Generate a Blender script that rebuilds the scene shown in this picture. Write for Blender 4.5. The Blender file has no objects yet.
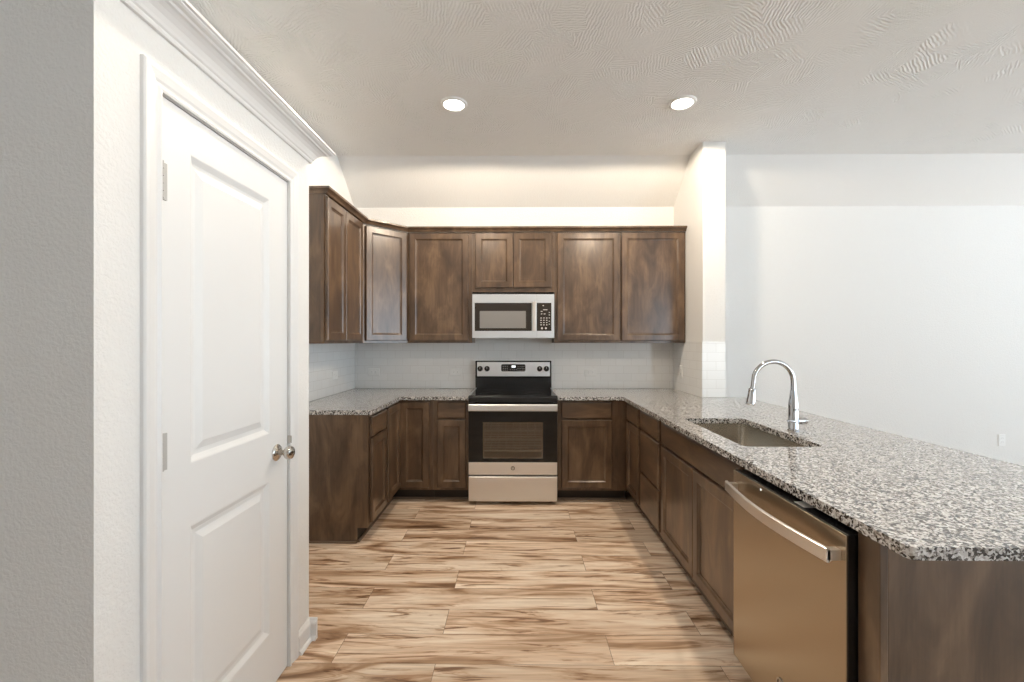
import bpy, bmesh, math, random
from mathutils import Vector, Matrix
random.seed(7)
scene = bpy.context.scene
COL = scene.collection
PI = math.pi

# ------------------------------------------------------------------ camera, light, exposure
cam_data = bpy.data.cameras.new('camera')
cam_data.sensor_width = 36.0
cam_data.lens = 434.2 / 1024 * 36.0
cam_data.clip_start = 0.02
cam = bpy.data.objects.new('camera', cam_data)
cam.location = (0, 0, 1.39)
cam.rotation_euler = (PI / 2, 0, 0.011)
COL.objects.link(cam)
scene.camera = cam

world = bpy.data.worlds.new('daylight')
scene.world = world
world.use_nodes = True
_wn = world.node_tree
_bg = _wn.nodes['Background']
_tc = _wn.nodes.new('ShaderNodeTexCoord')
_sp = _wn.nodes.new('ShaderNodeSeparateXYZ')
_wr = _wn.nodes.new('ShaderNodeValToRGB')      # brighter lower half added to light the ceiling, cool sky above it
_wr.color_ramp.elements[0].position = 0.46
_wr.color_ramp.elements[0].color = (0.80, 0.91, 1.0, 1)
_wr.color_ramp.elements[1].position = 0.54
_wr.color_ramp.elements[1].color = (0.33, 0.42, 0.50, 1)
_mr = _wn.nodes.new('ShaderNodeMapRange')
_mr.inputs['From Min'].default_value = -1.0
_wn.links.new(_tc.outputs['Generated'], _sp.inputs[0])
_wn.links.new(_sp.outputs[2], _mr.inputs['Value'])
_wn.links.new(_mr.outputs['Result'], _wr.inputs['Fac'])
_wn.links.new(_wr.outputs['Color'], _bg.inputs['Color'])
_bg.inputs['Strength'].default_value = 6.3

scene.view_settings.view_transform = 'Standard'
scene.view_settings.look = 'None'
scene.view_settings.gamma = 1.0
scene.view_settings.use_curve_mapping = False
scene.view_settings.exposure = 0.37
CAN_POWER = 52.0
CAN_COLOR = (1.0, 0.85, 0.67)

# ------------------------------------------------------------------ plan constants (metres; camera at x=y=0)
YW = 4.353            # back wall
XL, XR = -1.634, 1.565  # kitchen left and right walls
YS = 3.67             # front of the short wing wall
XS = 1.756
ZC = 3.07             # flat ceiling
CT, CB = 0.914, 0.884   # counter top / underside
XP = -0.975           # pantry wall face
PY0, PY1 = 0.990, 2.026

# ------------------------------------------------------------------ materials
def new_mat(name):
    m = bpy.data.materials.new(name)
    m.use_nodes = True
    nt = m.node_tree
    b = nt.nodes['Principled BSDF']
    return m, nt, b

def N(nt, typ, **kw):
    n = nt.nodes.new(typ)
    for k, v in kw.items():
        setattr(n, k, v)
    return n

def ramp(nt, stops, interp='LINEAR'):
    r = N(nt, 'ShaderNodeValToRGB')
    cr = r.color_ramp
    cr.interpolation = interp
    while len(cr.elements) < len(stops):
        cr.elements.new(0.5)
    for e, (p, c) in zip(cr.elements, stops):
        e.position = p
        e.color = (*c, 1) if len(c) == 3 else c
    return r

def objcoord(nt, scale=(1, 1, 1), loc=(0, 0, 0)):
    tc = N(nt, 'ShaderNodeTexCoord')
    mp = N(nt, 'ShaderNodeMapping')
    mp.inputs['Scale'].default_value = scale
    mp.inputs['Location'].default_value = loc
    nt.links.new(tc.outputs['Object'], mp.inputs['Vector'])
    return mp

def noise(nt, vec, scale, detail=3, rough=0.5, dist=0.0):
    n = N(nt, 'ShaderNodeTexNoise')
    n.inputs['Scale'].default_value = scale
    n.inputs['Detail'].default_value = detail
    n.inputs['Roughness'].default_value = rough
    n.inputs['Distortion'].default_value = dist
    nt.links.new(vec.outputs[0], n.inputs['Vector'])
    return n

def bump(nt, b, height, strength, dist=0.01):
    bp = N(nt, 'ShaderNodeBump')
    bp.inputs['Strength'].default_value = strength
    bp.inputs['Distance'].default_value = dist
    nt.links.new(height, bp.inputs['Height'])
    nt.links.new(bp.outputs['Normal'], b.inputs['Normal'])

def plain(name, color, rough=0.5, metal=0.0, coat=0.0, spec=0.5):
    m, nt, b = new_mat(name)
    b.inputs['Base Color'].default_value = (*color, 1)
    b.inputs['Roughness'].default_value = rough
    b.inputs['Metallic'].default_value = metal
    b.inputs['Coat Weight'].default_value = coat
    b.inputs['Specular IOR Level'].default_value = spec
    # slight procedural unevenness of the gloss
    mp = objcoord(nt)
    n = noise(nt, mp, 14, 2)
    r = N(nt, 'ShaderNodeMapRange')
    r.inputs['To Min'].default_value = max(0.02, rough * 0.9)
    r.inputs['To Max'].default_value = min(1, rough * 1.12)
    nt.links.new(n.outputs['Fac'], r.inputs['Value'])
    nt.links.new(r.outputs['Result'], b.inputs['Roughness'])
    return m

def mat_wall(name, color, scale=95, strength=0.25):
    m, nt, b = new_mat(name)
    b.inputs['Base Color'].default_value = (*color, 1)
    b.inputs['Roughness'].default_value = 0.75
    mp = objcoord(nt)
    n = noise(nt, mp, scale, 3, 0.55, 0.4)
    r = ramp(nt, [(0.40, (0, 0, 0)), (0.62, (1, 1, 1))])
    nt.links.new(n.outputs['Fac'], r.inputs['Fac'])
    bump(nt, b, r.outputs['Color'], strength, 0.004)
    return m

def mat_ceiling():
    m, nt, b = new_mat('ceiling_stomp_texture')
    b.inputs['Base Color'].default_value = (0.80, 0.80, 0.79, 1)
    b.inputs['Roughness'].default_value = 0.85
    mp = objcoord(nt)
    # brush-stomped plaster: patches of parallel ridges, each patch turned its own way
    vor = N(nt, 'ShaderNodeTexVoronoi')
    vor.inputs['Scale'].default_value = 6.0
    nt.links.new(mp.outputs[0], vor.inputs['Vector'])
    sep = N(nt, 'ShaderNodeSeparateColor')
    nt.links.new(vor.outputs['Color'], sep.inputs[0])
    ang = N(nt, 'ShaderNodeMath', operation='MULTIPLY')
    ang.inputs[1].default_value = 6.28
    nt.links.new(sep.outputs[0], ang.inputs[0])
    rot = N(nt, 'ShaderNodeVectorRotate', rotation_type='Z_AXIS')
    nt.links.new(mp.outputs[0], rot.inputs['Vector'])
    nt.links.new(ang.outputs[0], rot.inputs['Angle'])
    wv = N(nt, 'ShaderNodeTexWave')
    wv.inputs['Scale'].default_value = 18.0
    wv.inputs['Distortion'].default_value = 5.0
    wv.inputs['Detail'].default_value = 3.0
    wv.inputs['Detail Scale'].default_value = 1.6
    nt.links.new(rot.outputs[0], wv.inputs['Vector'])
    n = noise(nt, mp, 3.2, 2)
    r = ramp(nt, [(0.36, (0.1, 0.1, 0.1)), (0.60, (1, 1, 1))])
    nt.links.new(n.outputs['Fac'], r.inputs['Fac'])
    mul = N(nt, 'ShaderNodeMath', operation='MULTIPLY')
    nt.links.new(wv.outputs['Fac'], mul.inputs[0])
    nt.links.new(r.outputs['Color'], mul.inputs[1])
    n2 = noise(nt, mp, 45, 3)
    add = N(nt, 'ShaderNodeMath', operation='MULTIPLY_ADD')
    add.inputs[1].default_value = 0.35
    nt.links.new(n2.outputs['Fac'], add.inputs[0])
    nt.links.new(mul.outputs[0], add.inputs[2])
    bump(nt, b, add.outputs[0], 0.5, 0.008)
    return m

def mat_floor():
    m, nt, b = new_mat('vinyl_plank_floor')
    tc = N(nt, 'ShaderNodeTexCoord')
    mp = N(nt, 'ShaderNodeMapping')
    mp.inputs['Location'].default_value = (0.35, -1.866 + 0.1906 * 40, 0)
    nt.links.new(tc.outputs['Object'], mp.inputs['Vector'])
    br = N(nt, 'ShaderNodeTexBrick')
    br.offset = 0.37
    br.offset_frequency = 2
    br.squash = 1.0
    for k, v in {'Scale': 1.0, 'Mortar Size': 0.0011, 'Mortar Smooth': 0.4, 'Bias': 0.0,
                 'Brick Width': 1.22, 'Row Height': 0.1906}.items():
        br.inputs[k].default_value = v
    br.inputs['Color1'].default_value = (0, 0, 0, 1)
    br.inputs['Color2'].default_value = (1, 1, 1, 1)
    br.inputs['Mortar'].default_value = (0.5, 0.5, 0.5, 1)
    nt.links.new(mp.outputs[0], br.inputs['Vector'])
    # each plank reads its own piece of the grain
    off = N(nt, 'ShaderNodeVectorMath', operation='MULTIPLY')
    off.inputs[1].default_value = (37.0, 19.0, 11.0)
    nt.links.new(br.outputs['Color'], off.inputs[0])
    add = N(nt, 'ShaderNodeVectorMath', operation='ADD')
    nt.links.new(mp.outputs[0], add.inputs[0])
    nt.links.new(off.outputs[0], add.inputs[1])
    def grain(sx, sy, scale, detail, rough, dist):
        s = N(nt, 'ShaderNodeVectorMath', operation='MULTIPLY')
        s.inputs[1].default_value = (sx, sy, 1)
        nt.links.new(add.outputs[0], s.inputs[0])
        return noise(nt, s, scale, detail, rough, dist)
    broad = grain(0.75, 5.5, 1.6, 4, 0.55, 1.2)
    fine = grain(1.2, 26.0, 2.2, 4, 0.6, 0.8)
    streak = grain(0.9, 9.0, 1.7, 5, 0.62, 2.2)
    base = ramp(nt, [(0.30, (0.24, 0.135, 0.075)), (0.40, (0.50, 0.33, 0.21)), (0.48, (0.77, 0.59, 0.44)), (0.64, (0.92, 0.79, 0.65))])
    nt.links.new(broad.outputs['Fac'], base.inputs['Fac'])
    fr = ramp(nt, [(0.30, (0.74, 0.70, 0.66)), (0.60, (1.0, 1.0, 1.0))])
    nt.links.new(fine.outputs['Fac'], fr.inputs['Fac'])
    mx = N(nt, 'ShaderNodeMix', data_type='RGBA', blend_type='MULTIPLY')
    mx.inputs['Factor'].default_value = 0.8
    nt.links.new(base.outputs['Color'], mx.inputs[6])
    nt.links.new(fr.outputs['Color'], mx.inputs[7])
    sr = ramp(nt, [(0.355, (0.26, 0.16, 0.10)), (0.41, (0.72, 0.60, 0.50)), (0.47, (1, 1, 1))])
    nt.links.new(streak.outputs['Fac'], sr.inputs['Fac'])
    mx2 = N(nt, 'ShaderNodeMix', data_type='RGBA', blend_type='MULTIPLY')
    mx2.inputs['Factor'].default_value = 0.85
    nt.links.new(mx.outputs[2], mx2.inputs[6])
    nt.links.new(sr.outputs['Color'], mx2.inputs[7])
    # tone of the whole plank
    sepc = N(nt, 'ShaderNodeSeparateColor')
    nt.links.new(br.outputs['Color'], sepc.inputs[0])
    tone = ramp(nt, [(0.0, (0.80, 0.78, 0.75)), (0.5, (1.0, 1.0, 1.0)), (1.0, (1.12, 1.13, 1.14))])
    nt.links.new(sepc.outputs[0], tone.inputs['Fac'])
    mx3 = N(nt, 'ShaderNodeMix', data_type='RGBA', blend_type='MULTIPLY')
    mx3.inputs['Factor'].default_value = 1.0
    nt.links.new(mx2.outputs[2], mx3.inputs[6])
    nt.links.new(tone.outputs['Color'], mx3.inputs[7])
    seam = N(nt, 'ShaderNodeMix', data_type='RGBA')
    nt.links.new(br.outputs['Fac'], seam.inputs[0])
    nt.links.new(mx3.outputs[2], seam.inputs[6])
    seam.inputs[7].default_value = (0.16, 0.10, 0.06, 1)
    nt.links.new(seam.outputs[2], b.inputs['Base Color'])
    b.inputs['Roughness'].default_value = 0.48
    inv = N(nt, 'ShaderNodeMath', operation='SUBTRACT')
    inv.inputs[0].default_value = 1.0
    nt.links.new(br.outputs['Fac'], inv.inputs[1])
    bump(nt, b, inv.outputs[0], 0.25, 0.002)
    return m

def mat_cabinet(name='stained_maple', vertical=True, tint=(1, 1, 1)):
    m, nt, b = new_mat(name)
    oi = N(nt, 'ShaderNodeObjectInfo')
    tc = N(nt, 'ShaderNodeTexCoord')
    add = N(nt, 'ShaderNodeVectorMath', operation='MULTIPLY_ADD')
    comb = N(nt, 'ShaderNodeCombineXYZ')
    for i in range(3):
        nt.links.new(oi.outputs['Random'], comb.inputs[i])
    add.inputs[1].default_value = (17, 23, 31)
    nt.links.new(comb.outputs[0], add.inputs[0])
    nt.links.new(tc.outputs['Object'], add.inputs[2])
    s = N(nt, 'ShaderNodeVectorMath', operation='MULTIPLY')
    s.inputs[1].default_value = (1, 1, 0.35) if vertical else (0.35, 1, 1)
    nt.links.new(add.outputs[0], s.inputs[0])
    mott = noise(nt, s, 9, 4, 0.55, 0.6)
    s2 = N(nt, 'ShaderNodeVectorMath', operation='MULTIPLY')
    s2.inputs[1].default_value = (1, 1, 0.06) if vertical else (0.06, 1, 1)
    nt.links.new(add.outputs[0], s2.inputs[0])
    fine = noise(nt, s2, 90, 3, 0.6)
    c = lambda r, g, bb: (r * tint[0], g * tint[1], bb * tint[2])
    r1 = ramp(nt, [(0.30, c(0.056, 0.031, 0.017)), (0.50, c(0.104, 0.061, 0.034)), (0.72, c(0.190, 0.116, 0.064))])
    nt.links.new(mott.outputs['Fac'], r1.inputs['Fac'])
    r2 = ramp(nt, [(0.30, (0.80, 0.80, 0.80)), (0.65, (1.08, 1.08, 1.08))])
    nt.links.new(fine.outputs['Fac'], r2.inputs['Fac'])
    mx = N(nt, 'ShaderNodeMix', data_type='RGBA', blend_type='MULTIPLY')
    mx.inputs['Factor'].default_value = 0.8
    nt.links.new(r1.outputs['Color'], mx.inputs[6])
    nt.links.new(r2.outputs['Color'], mx.inputs[7])
    nt.links.new(mx.outputs[2], b.inputs['Base Color'])
    b.inputs['Roughness'].default_value = 0.32
    b.inputs['Coat Weight'].default_value = 0.6
    b.inputs['Coat Roughness'].default_value = 0.20
    bump(nt, b, fine.outputs['Fac'], 0.05, 0.001)
    return m

def mat_granite():
    m, nt, b = new_mat('speckled_granite')
    mp = objcoord(nt)
    warp = noise(nt, mp, 60, 2)
    wv = N(nt, 'ShaderNodeVectorMath', operation='MULTIPLY_ADD')
    wv.inputs[1].default_value = (0.012, 0.012, 0.012)
    nt.links.new(warp.outputs['Color'], wv.inputs[0])
    nt.links.new(mp.outputs[0], wv.inputs[2])
    v1 = N(nt, 'ShaderNodeTexVoronoi')
    v1.inputs['Scale'].default_value = 180
    nt.links.new(wv.outputs[0], v1.inputs['Vector'])
    s1 = N(nt, 'ShaderNodeSeparateColor')
    nt.links.new(v1.outputs['Color'], s1.inputs[0])
    clump = noise(nt, mp, 48, 3, 0.6)
    ma = N(nt, 'ShaderNodeMath', operation='MULTIPLY_ADD')
    ma.inputs[1].default_value = 0.55
    nt.links.new(s1.outputs[0], ma.inputs[0])
    sc = N(nt, 'ShaderNodeMath', operation='MULTIPLY')
    sc.inputs[1].default_value = 0.62
    nt.links.new(clump.outputs['Fac'], sc.inputs[0])
    nt.links.new(sc.outputs[0], ma.inputs[2])
    r1 = ramp(nt, [(0.0, (0.012, 0.011, 0.011)), (0.445, (0.055, 0.048, 0.042)), (0.49, (0.20, 0.185, 0.17)),
                   (0.54, (0.40, 0.375, 0.355)), (0.63, (0.60, 0.585, 0.57)), (0.80, (0.76, 0.755, 0.75))], 'CONSTANT')
    nt.links.new(ma.outputs[0], r1.inputs['Fac'])
    nt.links.new(r1.outputs['Color'], b.inputs['Base Color'])
    b.inputs['Roughness'].default_value = 0.10
    b.inputs['Coat Weight'].default_value = 0.3
    b.inputs['Coat Roughness'].default_value = 0.05
    return m

def mat_tile():
    m, nt, b = new_mat('white_subway_tile')
    tc = N(nt, 'ShaderNodeTexCoord')
    sp = N(nt, 'ShaderNodeSeparateXYZ')
    nt.links.new(tc.outputs['Object'], sp.inputs[0])
    sm = N(nt, 'ShaderNodeMath', operation='ADD')
    nt.links.new(sp.outputs[0], sm.inputs[0])
    nt.links.new(sp.outputs[1], sm.inputs[1])
    cb = N(nt, 'ShaderNodeCombineXYZ')
    zz = N(nt, 'ShaderNodeMath', operation='ADD')
    zz.inputs[1].default_value = -0.914 + 0.0762 * 20
    nt.links.new(sp.outputs[2], zz.inputs[0])
    nt.links.new(sm.outputs[0], cb.inputs[0])
    nt.links.new(zz.outputs[0], cb.inputs[1])
    br = N(nt, 'ShaderNodeTexBrick')
    for k, v in {'Scale': 1.0, 'Mortar Size': 0.0016, 'Mortar Smooth': 0.2, 'Bias': 0.0,
                 'Brick Width': 0.1524, 'Row Height': 0.0762}.items():
        br.inputs[k].default_value = v
    br.inputs['Color1'].default_value = (0.80, 0.80, 0.79, 1)
    br.inputs['Color2'].default_value = (0.83, 0.83, 0.82, 1)
    br.inputs['Mortar'].default_value = (0.70, 0.69, 0.67, 1)
    nt.links.new(cb.outputs[0], br.inputs['Vector'])
    nt.links.new(br.outputs['Color'], b.inputs['Base Color'])
    b.inputs['Roughness'].default_value = 0.16
    inv = N(nt, 'ShaderNodeMath', operation='SUBTRACT')
    inv.inputs[0].default_value = 1.0
    nt.links.new(br.outputs['Fac'], inv.inputs[1])
    bump(nt, b, inv.outputs[0], 0.35, 0.0015)
    return m

def mat_steel(name='brushed_stainless', color=(0.82, 0.84, 0.86), rough=0.34, axis=0, var=0.08):
    m, nt, b = new_mat(name)
    s = [220, 220, 220]
    s[axis] = 3
    mp = objcoord(nt, tuple(s))
    n = noise(nt, mp, 1.0, 3, 0.6)
    b.inputs['Base Color'].default_value = (*color, 1)
    b.inputs['Metallic'].default_value = 1.0
    r = N(nt, 'ShaderNodeMapRange')
    r.inputs['To Min'].default_value = rough * (1 - var)
    r.inputs['To Max'].default_value = rough * (1 + var)
    nt.links.new(n.outputs['Fac'], r.inputs['Value'])
    nt.links.new(r.outputs['Result'], b.inputs['Roughness'])
    b.inputs['Anisotropic'].default_value = 0.35
    return m

def mat_pane():
    m, nt, b = new_mat('tinted_oven_glass')
    out = nt.nodes['Material Output']
    tr = N(nt, 'ShaderNodeBsdfTransparent')
    tr.inputs['Color'].default_value = (0.92, 0.88, 0.83, 1)
    gl = N(nt, 'ShaderNodeBsdfGlossy')
    gl.inputs['Roughness'].default_value = 0.04
    fr = N(nt, 'ShaderNodeFresnel')
    fr.inputs['IOR'].default_value = 1.6
    mx = N(nt, 'ShaderNodeMixShader')
    nt.links.new(fr.outputs[0], mx.inputs[0])
    nt.links.new(tr.outputs[0], mx.inputs[1])
    nt.links.new(gl.outputs[0], mx.inputs[2])
    nt.links.new(mx.outputs[0], out.inputs['Surface'])
    return m

def mat_emit(name, color, strength):
    m, nt, b = new_mat(name)
    b.inputs['Base Color'].default_value = (0.9, 0.9, 0.9, 1)
    b.inputs['Emission Color'].default_value = (*color, 1)
    b.inputs['Emission Strength'].default_value = strength
    return m

M_WALL = mat_wall('wall_paint', (0.77, 0.765, 0.75))
M_CEIL = mat_ceiling()
M_FLOOR = mat_floor()
M_TRIM = plain('white_trim_paint', (0.755, 0.757, 0.757), 0.35)
M_DOOR = plain('white_door_paint', (0.77, 0.778, 0.78), 0.38)
M_CAB = mat_cabinet()
M_CABH = mat_cabinet('stained_maple_cross', vertical=False)
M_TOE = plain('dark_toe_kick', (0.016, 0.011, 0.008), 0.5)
M_SHOE = plain('brown_shoe_strip', (0.17, 0.12, 0.085), 0.45)
M_GRAN = mat_granite()
M_TILE = mat_tile()
M_STEEL = mat_steel()
M_STEELY = mat_steel('stainless_reflection_tint', (0.46, 0.39, 0.30), 0.27, axis=0, var=0.01)  # stainless with the warm floor reflection put into its base colour
M_SINK = mat_steel('satin_sink_steel', (0.70, 0.65, 0.58), 0.20, axis=1)
M_BARMETAL = plain('polished_steel_bar', (0.88, 0.85, 0.82), 0.32, 1.0)
M_HINGE = plain('pale_satin_hinge', (0.46, 0.455, 0.44), 0.4, 0.0)
M_CHROME = plain('chrome', (0.56, 0.56, 0.57), 0.07, 1.0)
M_NICKEL = plain('satin_nickel', (0.55, 0.52, 0.48), 0.18, 1.0)
M_BLACK = plain('black_enamel', (0.012, 0.012, 0.013), 0.22)
M_BGLASS = plain('black_glass', (0.006, 0.006, 0.007), 0.05, spec=0.4)
M_DKPLAS = plain('dark_plastic', (0.02, 0.019, 0.018), 0.4)
M_MWGLASS = plain('brown_black_microwave_glass', (0.030, 0.023, 0.018), 0.16)
M_MWPANE = plain('grey_mesh_screen', (0.24, 0.23, 0.22), 0.32)
M_KEYS = plain('pale_key_print', (0.55, 0.52, 0.48), 0.5)
M_WPLAS = plain('white_plastic', (0.83, 0.83, 0.82), 0.3)
M_SLOT = plain('slot_grey', (0.20, 0.20, 0.20), 0.5)
M_CAVITY = plain('oven_enamel', (0.66, 0.55, 0.45), 0.45)
M_RACK = plain('rack_wire', (0.80, 0.76, 0.70), 0.3, 1.0)
M_PANE = mat_pane()
M_LENS = mat_emit('lit_lens', (1.0, 0.93, 0.82), 14.0)
M_LCD = mat_emit('lit_clock_display', (0.85, 0.92, 0.95), 0.8)
M_RING = plain('burner_ring_print', (0.10, 0.10, 0.10), 0.25)

# ------------------------------------------------------------------ mesh helpers
class MB:
    def __init__(self):
        self.bm = bmesh.new()
    def box(self, x0, x1, y0, y1, z0, z1):
        vs = [self.bm.verts.new(p) for p in
              [(x0, y0, z0), (x1, y0, z0), (x1, y1, z0), (x0, y1, z0), (x0, y0, z1), (x1, y0, z1), (x1, y1, z1), (x0, y1, z1)]]
        for f in [(0, 3, 2, 1), (4, 5, 6, 7), (0, 1, 5, 4), (1, 2, 6, 5), (2, 3, 7, 6), (3, 0, 4, 7)]:
            self.bm.faces.new([vs[i] for i in f])
        return self
    def rings(self, rings, cap0=True, cap1=True, closed=False):
        """loft a list of equal-length point loops"""
        L = [[self.bm.verts.new(p) for p in r] for r in rings]
        n = len(L[0])
        pairs = list(zip(L, L[1:])) + ([(L[-1], L[0])] if closed else [])
        for a, b in pairs:
            for i in range(n):
                j = (i + 1) % n
                self.bm.faces.new((a[i], a[j], b[j], b[i]))
        if not closed:
            if cap0:
                self.bm.faces.new(list(reversed(L[0])))
            if cap1:
                self.bm.faces.new(L[-1])
        return self
    def tube(self, path, r, seg=16, caps=True):
        """round tube along points; r a number or one per point"""
        P = [Vector(p) for p in path]
        R = r if isinstance(r, (list, tuple)) else [r] * len(P)
        t0 = (P[1] - P[0]).normalized()
        up = Vector((0, 0, 1)) if abs(t0.z) < 0.9 else Vector((0, 1, 0))
        nrm = t0.cross(up).normalized()
        rings = []
        for i, p in enumerate(P):
            if i == 0: t = P[1] - P[0]
            elif i == len(P) - 1: t = P[-1] - P[-2]
            else: t = (P[i + 1] - P[i]).normalized() + (P[i] - P[i - 1]).normalized()
            t.normalize()
            nrm = (nrm - t * nrm.dot(t)).normalized()
            bn = t.cross(nrm)
            rings.append([p + (nrm * math.cos(2 * PI * k / seg) + bn * math.sin(2 * PI * k / seg)) * R[i] for k in range(seg)])
        return self.rings(rings, caps, caps)
    def lathe(self, prof, origin=(0, 0, 0), axis=(0, 0, 1), seg=32):
        """prof: list of (radius, height along axis)"""
        a = Vector(axis).normalized()
        u = a.orthogonal().normalized()
        v = a.cross(u)
        o = Vector(origin)
        rings = [[o + a * h + (u * math.cos(2 * PI * k / seg) + v * math.sin(2 * PI * k / seg)) * max(r, 1e-5) for k in range(seg)] for r, h in prof]
        return self.rings(rings)
    def prism(self, pts, f, d0, d1):
        """pts polygon (a,b); f(a,b,d)->xyz"""
        return self.rings([[f(a, b, d0) for a, b in pts], [f(a, b, d1) for a, b in pts]])
    def plate(self, outer, holes, z0, z1):
        """flat slab with holes: outlines as (x,y) lists"""
        bm2 = bmesh.new()
        ed = []
        for loop in [outer] + holes:
            vs = [bm2.verts.new((x, y, z0)) for x, y in loop]
            ed += [bm2.edges.new((vs[i], vs[(i + 1) % len(vs)])) for i in range(len(vs))]
        bmesh.ops.triangle_fill(bm2, use_beauty=True, use_dissolve=False, edges=ed)
        g = bmesh.ops.extrude_face_region(bm2, geom=bm2.faces[:])
        for v in [e for e in g['geom'] if isinstance(e, bmesh.types.BMVert)]:
            v.co.z = z1
        bmesh.ops.recalc_face_normals(bm2, faces=bm2.faces[:])
        me = bpy.data.meshes.new('tmp')
        bm2.to_mesh(me)
        bm2.free()
        self.bm.from_mesh(me)
        bpy.data.meshes.remove(me)
        return self
    def sweep(self, path, prof, f=None, closed=False):
        """profile (out, h) swept along a planar polyline (a,b) with mitred corners; out is to the right of travel"""
        f = f or (lambda a, b, h: (a, b, h))
        n = len(path)
        P = [Vector(p) for p in path]
        rings = []
        for i in range(n):
            d1 = (P[i] - P[i - 1]).normalized() if (i > 0 or closed) else None
            d2 = (P[(i + 1) % n] - P[i]).normalized() if (i < n - 1 or closed) else None
            d1 = d1 if d1 is not None else d2
            d2 = d2 if d2 is not None else d1
            n1 = Vector((d1.y, -d1.x)); n2 = Vector((d2.y, -d2.x))
            mtr = (n1 + n2) / (1 + n1.dot(n2))
            rings.append([f(P[i].x + mtr.x * o, P[i].y + mtr.y * o, h) for o, h in prof])
        return self.rings(rings, closed=closed)
    def obj(self, name, mat, parent=None, bevel=0.0, smooth=False, seg=2):
        bmesh.ops.remove_doubles(self.bm, verts=self.bm.verts[:], dist=1e-6)
        bmesh.ops.recalc_face_normals(self.bm, faces=self.bm.faces[:])
        me = bpy.data.meshes.new(name)
        self.bm.to_mesh(me)
        self.bm.free()
        me.materials.append(mat)
        o = bpy.data.objects.new(name, me)
        COL.objects.link(o)
        if parent is not None:
            o.parent = parent
        if smooth:
            for p in me.polygons:
                p.use_smooth = True
            es = o.modifiers.new('edge', 'EDGE_SPLIT')
            es.split_angle = math.radians(35)
        if bevel > 0:
            bv = o.modifiers.new('bevel', 'BEVEL')
            bv.width = bevel
            bv.segments = seg
            bv.limit_method = 'ANGLE'
            bv.angle_limit = math.radians(40)
        return o

def box(name, mat, x0, x1, y0, y1, z0, z1, parent=None, bevel=0.0015):
    return MB().box(x0, x1, y0, y1, z0, z1).obj(name, mat, parent, bevel)

def tag(o, label, cat, group=None, kind=None):
    o['label'] = label
    o['category'] = cat
    if group: o['group'] = group
    if kind: o['kind'] = kind
    return o

def struct(o, label, cat):
    return tag(o, label, cat, kind='structure')

def thing(name, label, cat, loc=(0, 0, 0), rz=0.0, group=None):
    o = bpy.data.objects.new(name, None)
    COL.objects.link(o)
    o.location = loc
    o.rotation_euler = (0, 0, rz)
    o.empty_display_size = 0.1
    return tag(o, label, cat, group)

def rect_xz(x0, x1, z0, z1, i, y):
    return [(x0 + i, y, z0 + i), (x1 - i, y, z0 + i), (x1 - i, y, z1 - i), (x0 + i, y, z1 - i)]

# ------------------------------------------------------------------ room
MB().box(-3.2, 11.0, -3.0, YW, -0.06, 0.0).obj('floor', M_FLOOR)
struct(bpy.data.objects['floor'], 'light brown wood-look plank floor with dark streaks', 'floor')
MB().box(-3.2, 11.0, -3.0, YW + 0.12, ZC, ZC + 0.08).obj('ceiling', M_CEIL)
struct(bpy.data.objects['ceiling'], 'flat pale ceiling with brushed plaster texture', 'ceiling')
w = MB().prism([(YW, 0), (YW, 2.73), (3.94, ZC), (YW + 0.12, ZC), (YW + 0.12, 0)], lambda a, b, d: (d, a, b), XL - 0.12, 11.0).obj('wall_back', M_WALL)
struct(w, 'long pale back wall with sloped top behind range and living area', 'wall')
w = MB().prism([(PY1, 0), (YW, 0), (YW, 2.73), (3.94, ZC), (PY1, ZC)], lambda a, b, d: (d, a, b), XL - 0.12, XL).obj('wall_left', M_WALL)
struct(w, 'pale kitchen side wall behind the left upper cabinets', 'wall')
w = MB().prism([(YS, 0), (YW, 0), (YW, 2.73), (3.94, ZC), (YS, ZC)], lambda a, b, d: (d, a, b), XR, XS).obj('wall_right', M_WALL, bevel=0.004)
struct(w, 'short wing wall with tiled foot at right end of upper cabinets', 'wall')

# wall behind the camera with a window opening
w = MB()
RW0, RW1 = -3.12, -3.0
for a, b_, c, e_ in ((-3.2, 3.5, 0, ZC), (3.5, 6.5, 0, 0.5), (3.5, 6.5, 2.4, ZC), (6.5, 11.0, 0, ZC)):
    w.box(a, b_, RW0, RW1, c, e_)
struct(w.obj('wall_front', M_WALL), 'pale wall behind the viewpoint with a wide window opening', 'wall')

struct(MB().box(-3.32, -3.2, -3.12, 2.1, 0, ZC).obj('wall_side', M_WALL), 'pale wall left of the viewpoint', 'wall')

# pantry closet: front (door) wall with its opening, end walls and plant ledge
DY0, DY1, DZ = 1.178, 1.840, 2.066
pb = MB()
t = 0.115
hull = [(-3.2, PY0), (XP, PY0), (XP, PY1), (XL - 0.12, PY1), (XL - 0.12, PY1 - t), (XP - t, PY1 - t), (XP - t, PY0 + t), (-3.2, PY0 + t)]
MB_ = pb
# wall pieces as one continuous mesh: left face wall, door wall left / right / over the door, return wall
pb.box(-3.2, XP, PY0, PY0 + t, 0, 2.29)
pb.box(XP - t, XP, PY0 + t, DY0 - 0.02, 0, 2.29)
pb.box(XP - t, XP, DY1 + 0.02, PY1, 0, 2.29)
pb.box(XP - t, XP, DY0 - 0.02, DY1 + 0.02, DZ + 0.02, 2.29)
pb.box(XL - 0.12, XP - t, PY1 - t, PY1, 0, 2.29)
pb.box(-3.2, XP, PY0, PY1, 2.29, 2.302)
struct(pb.obj('wall_pantry', M_WALL), 'white textured pantry wall holding the white panel door', 'wall')

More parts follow.
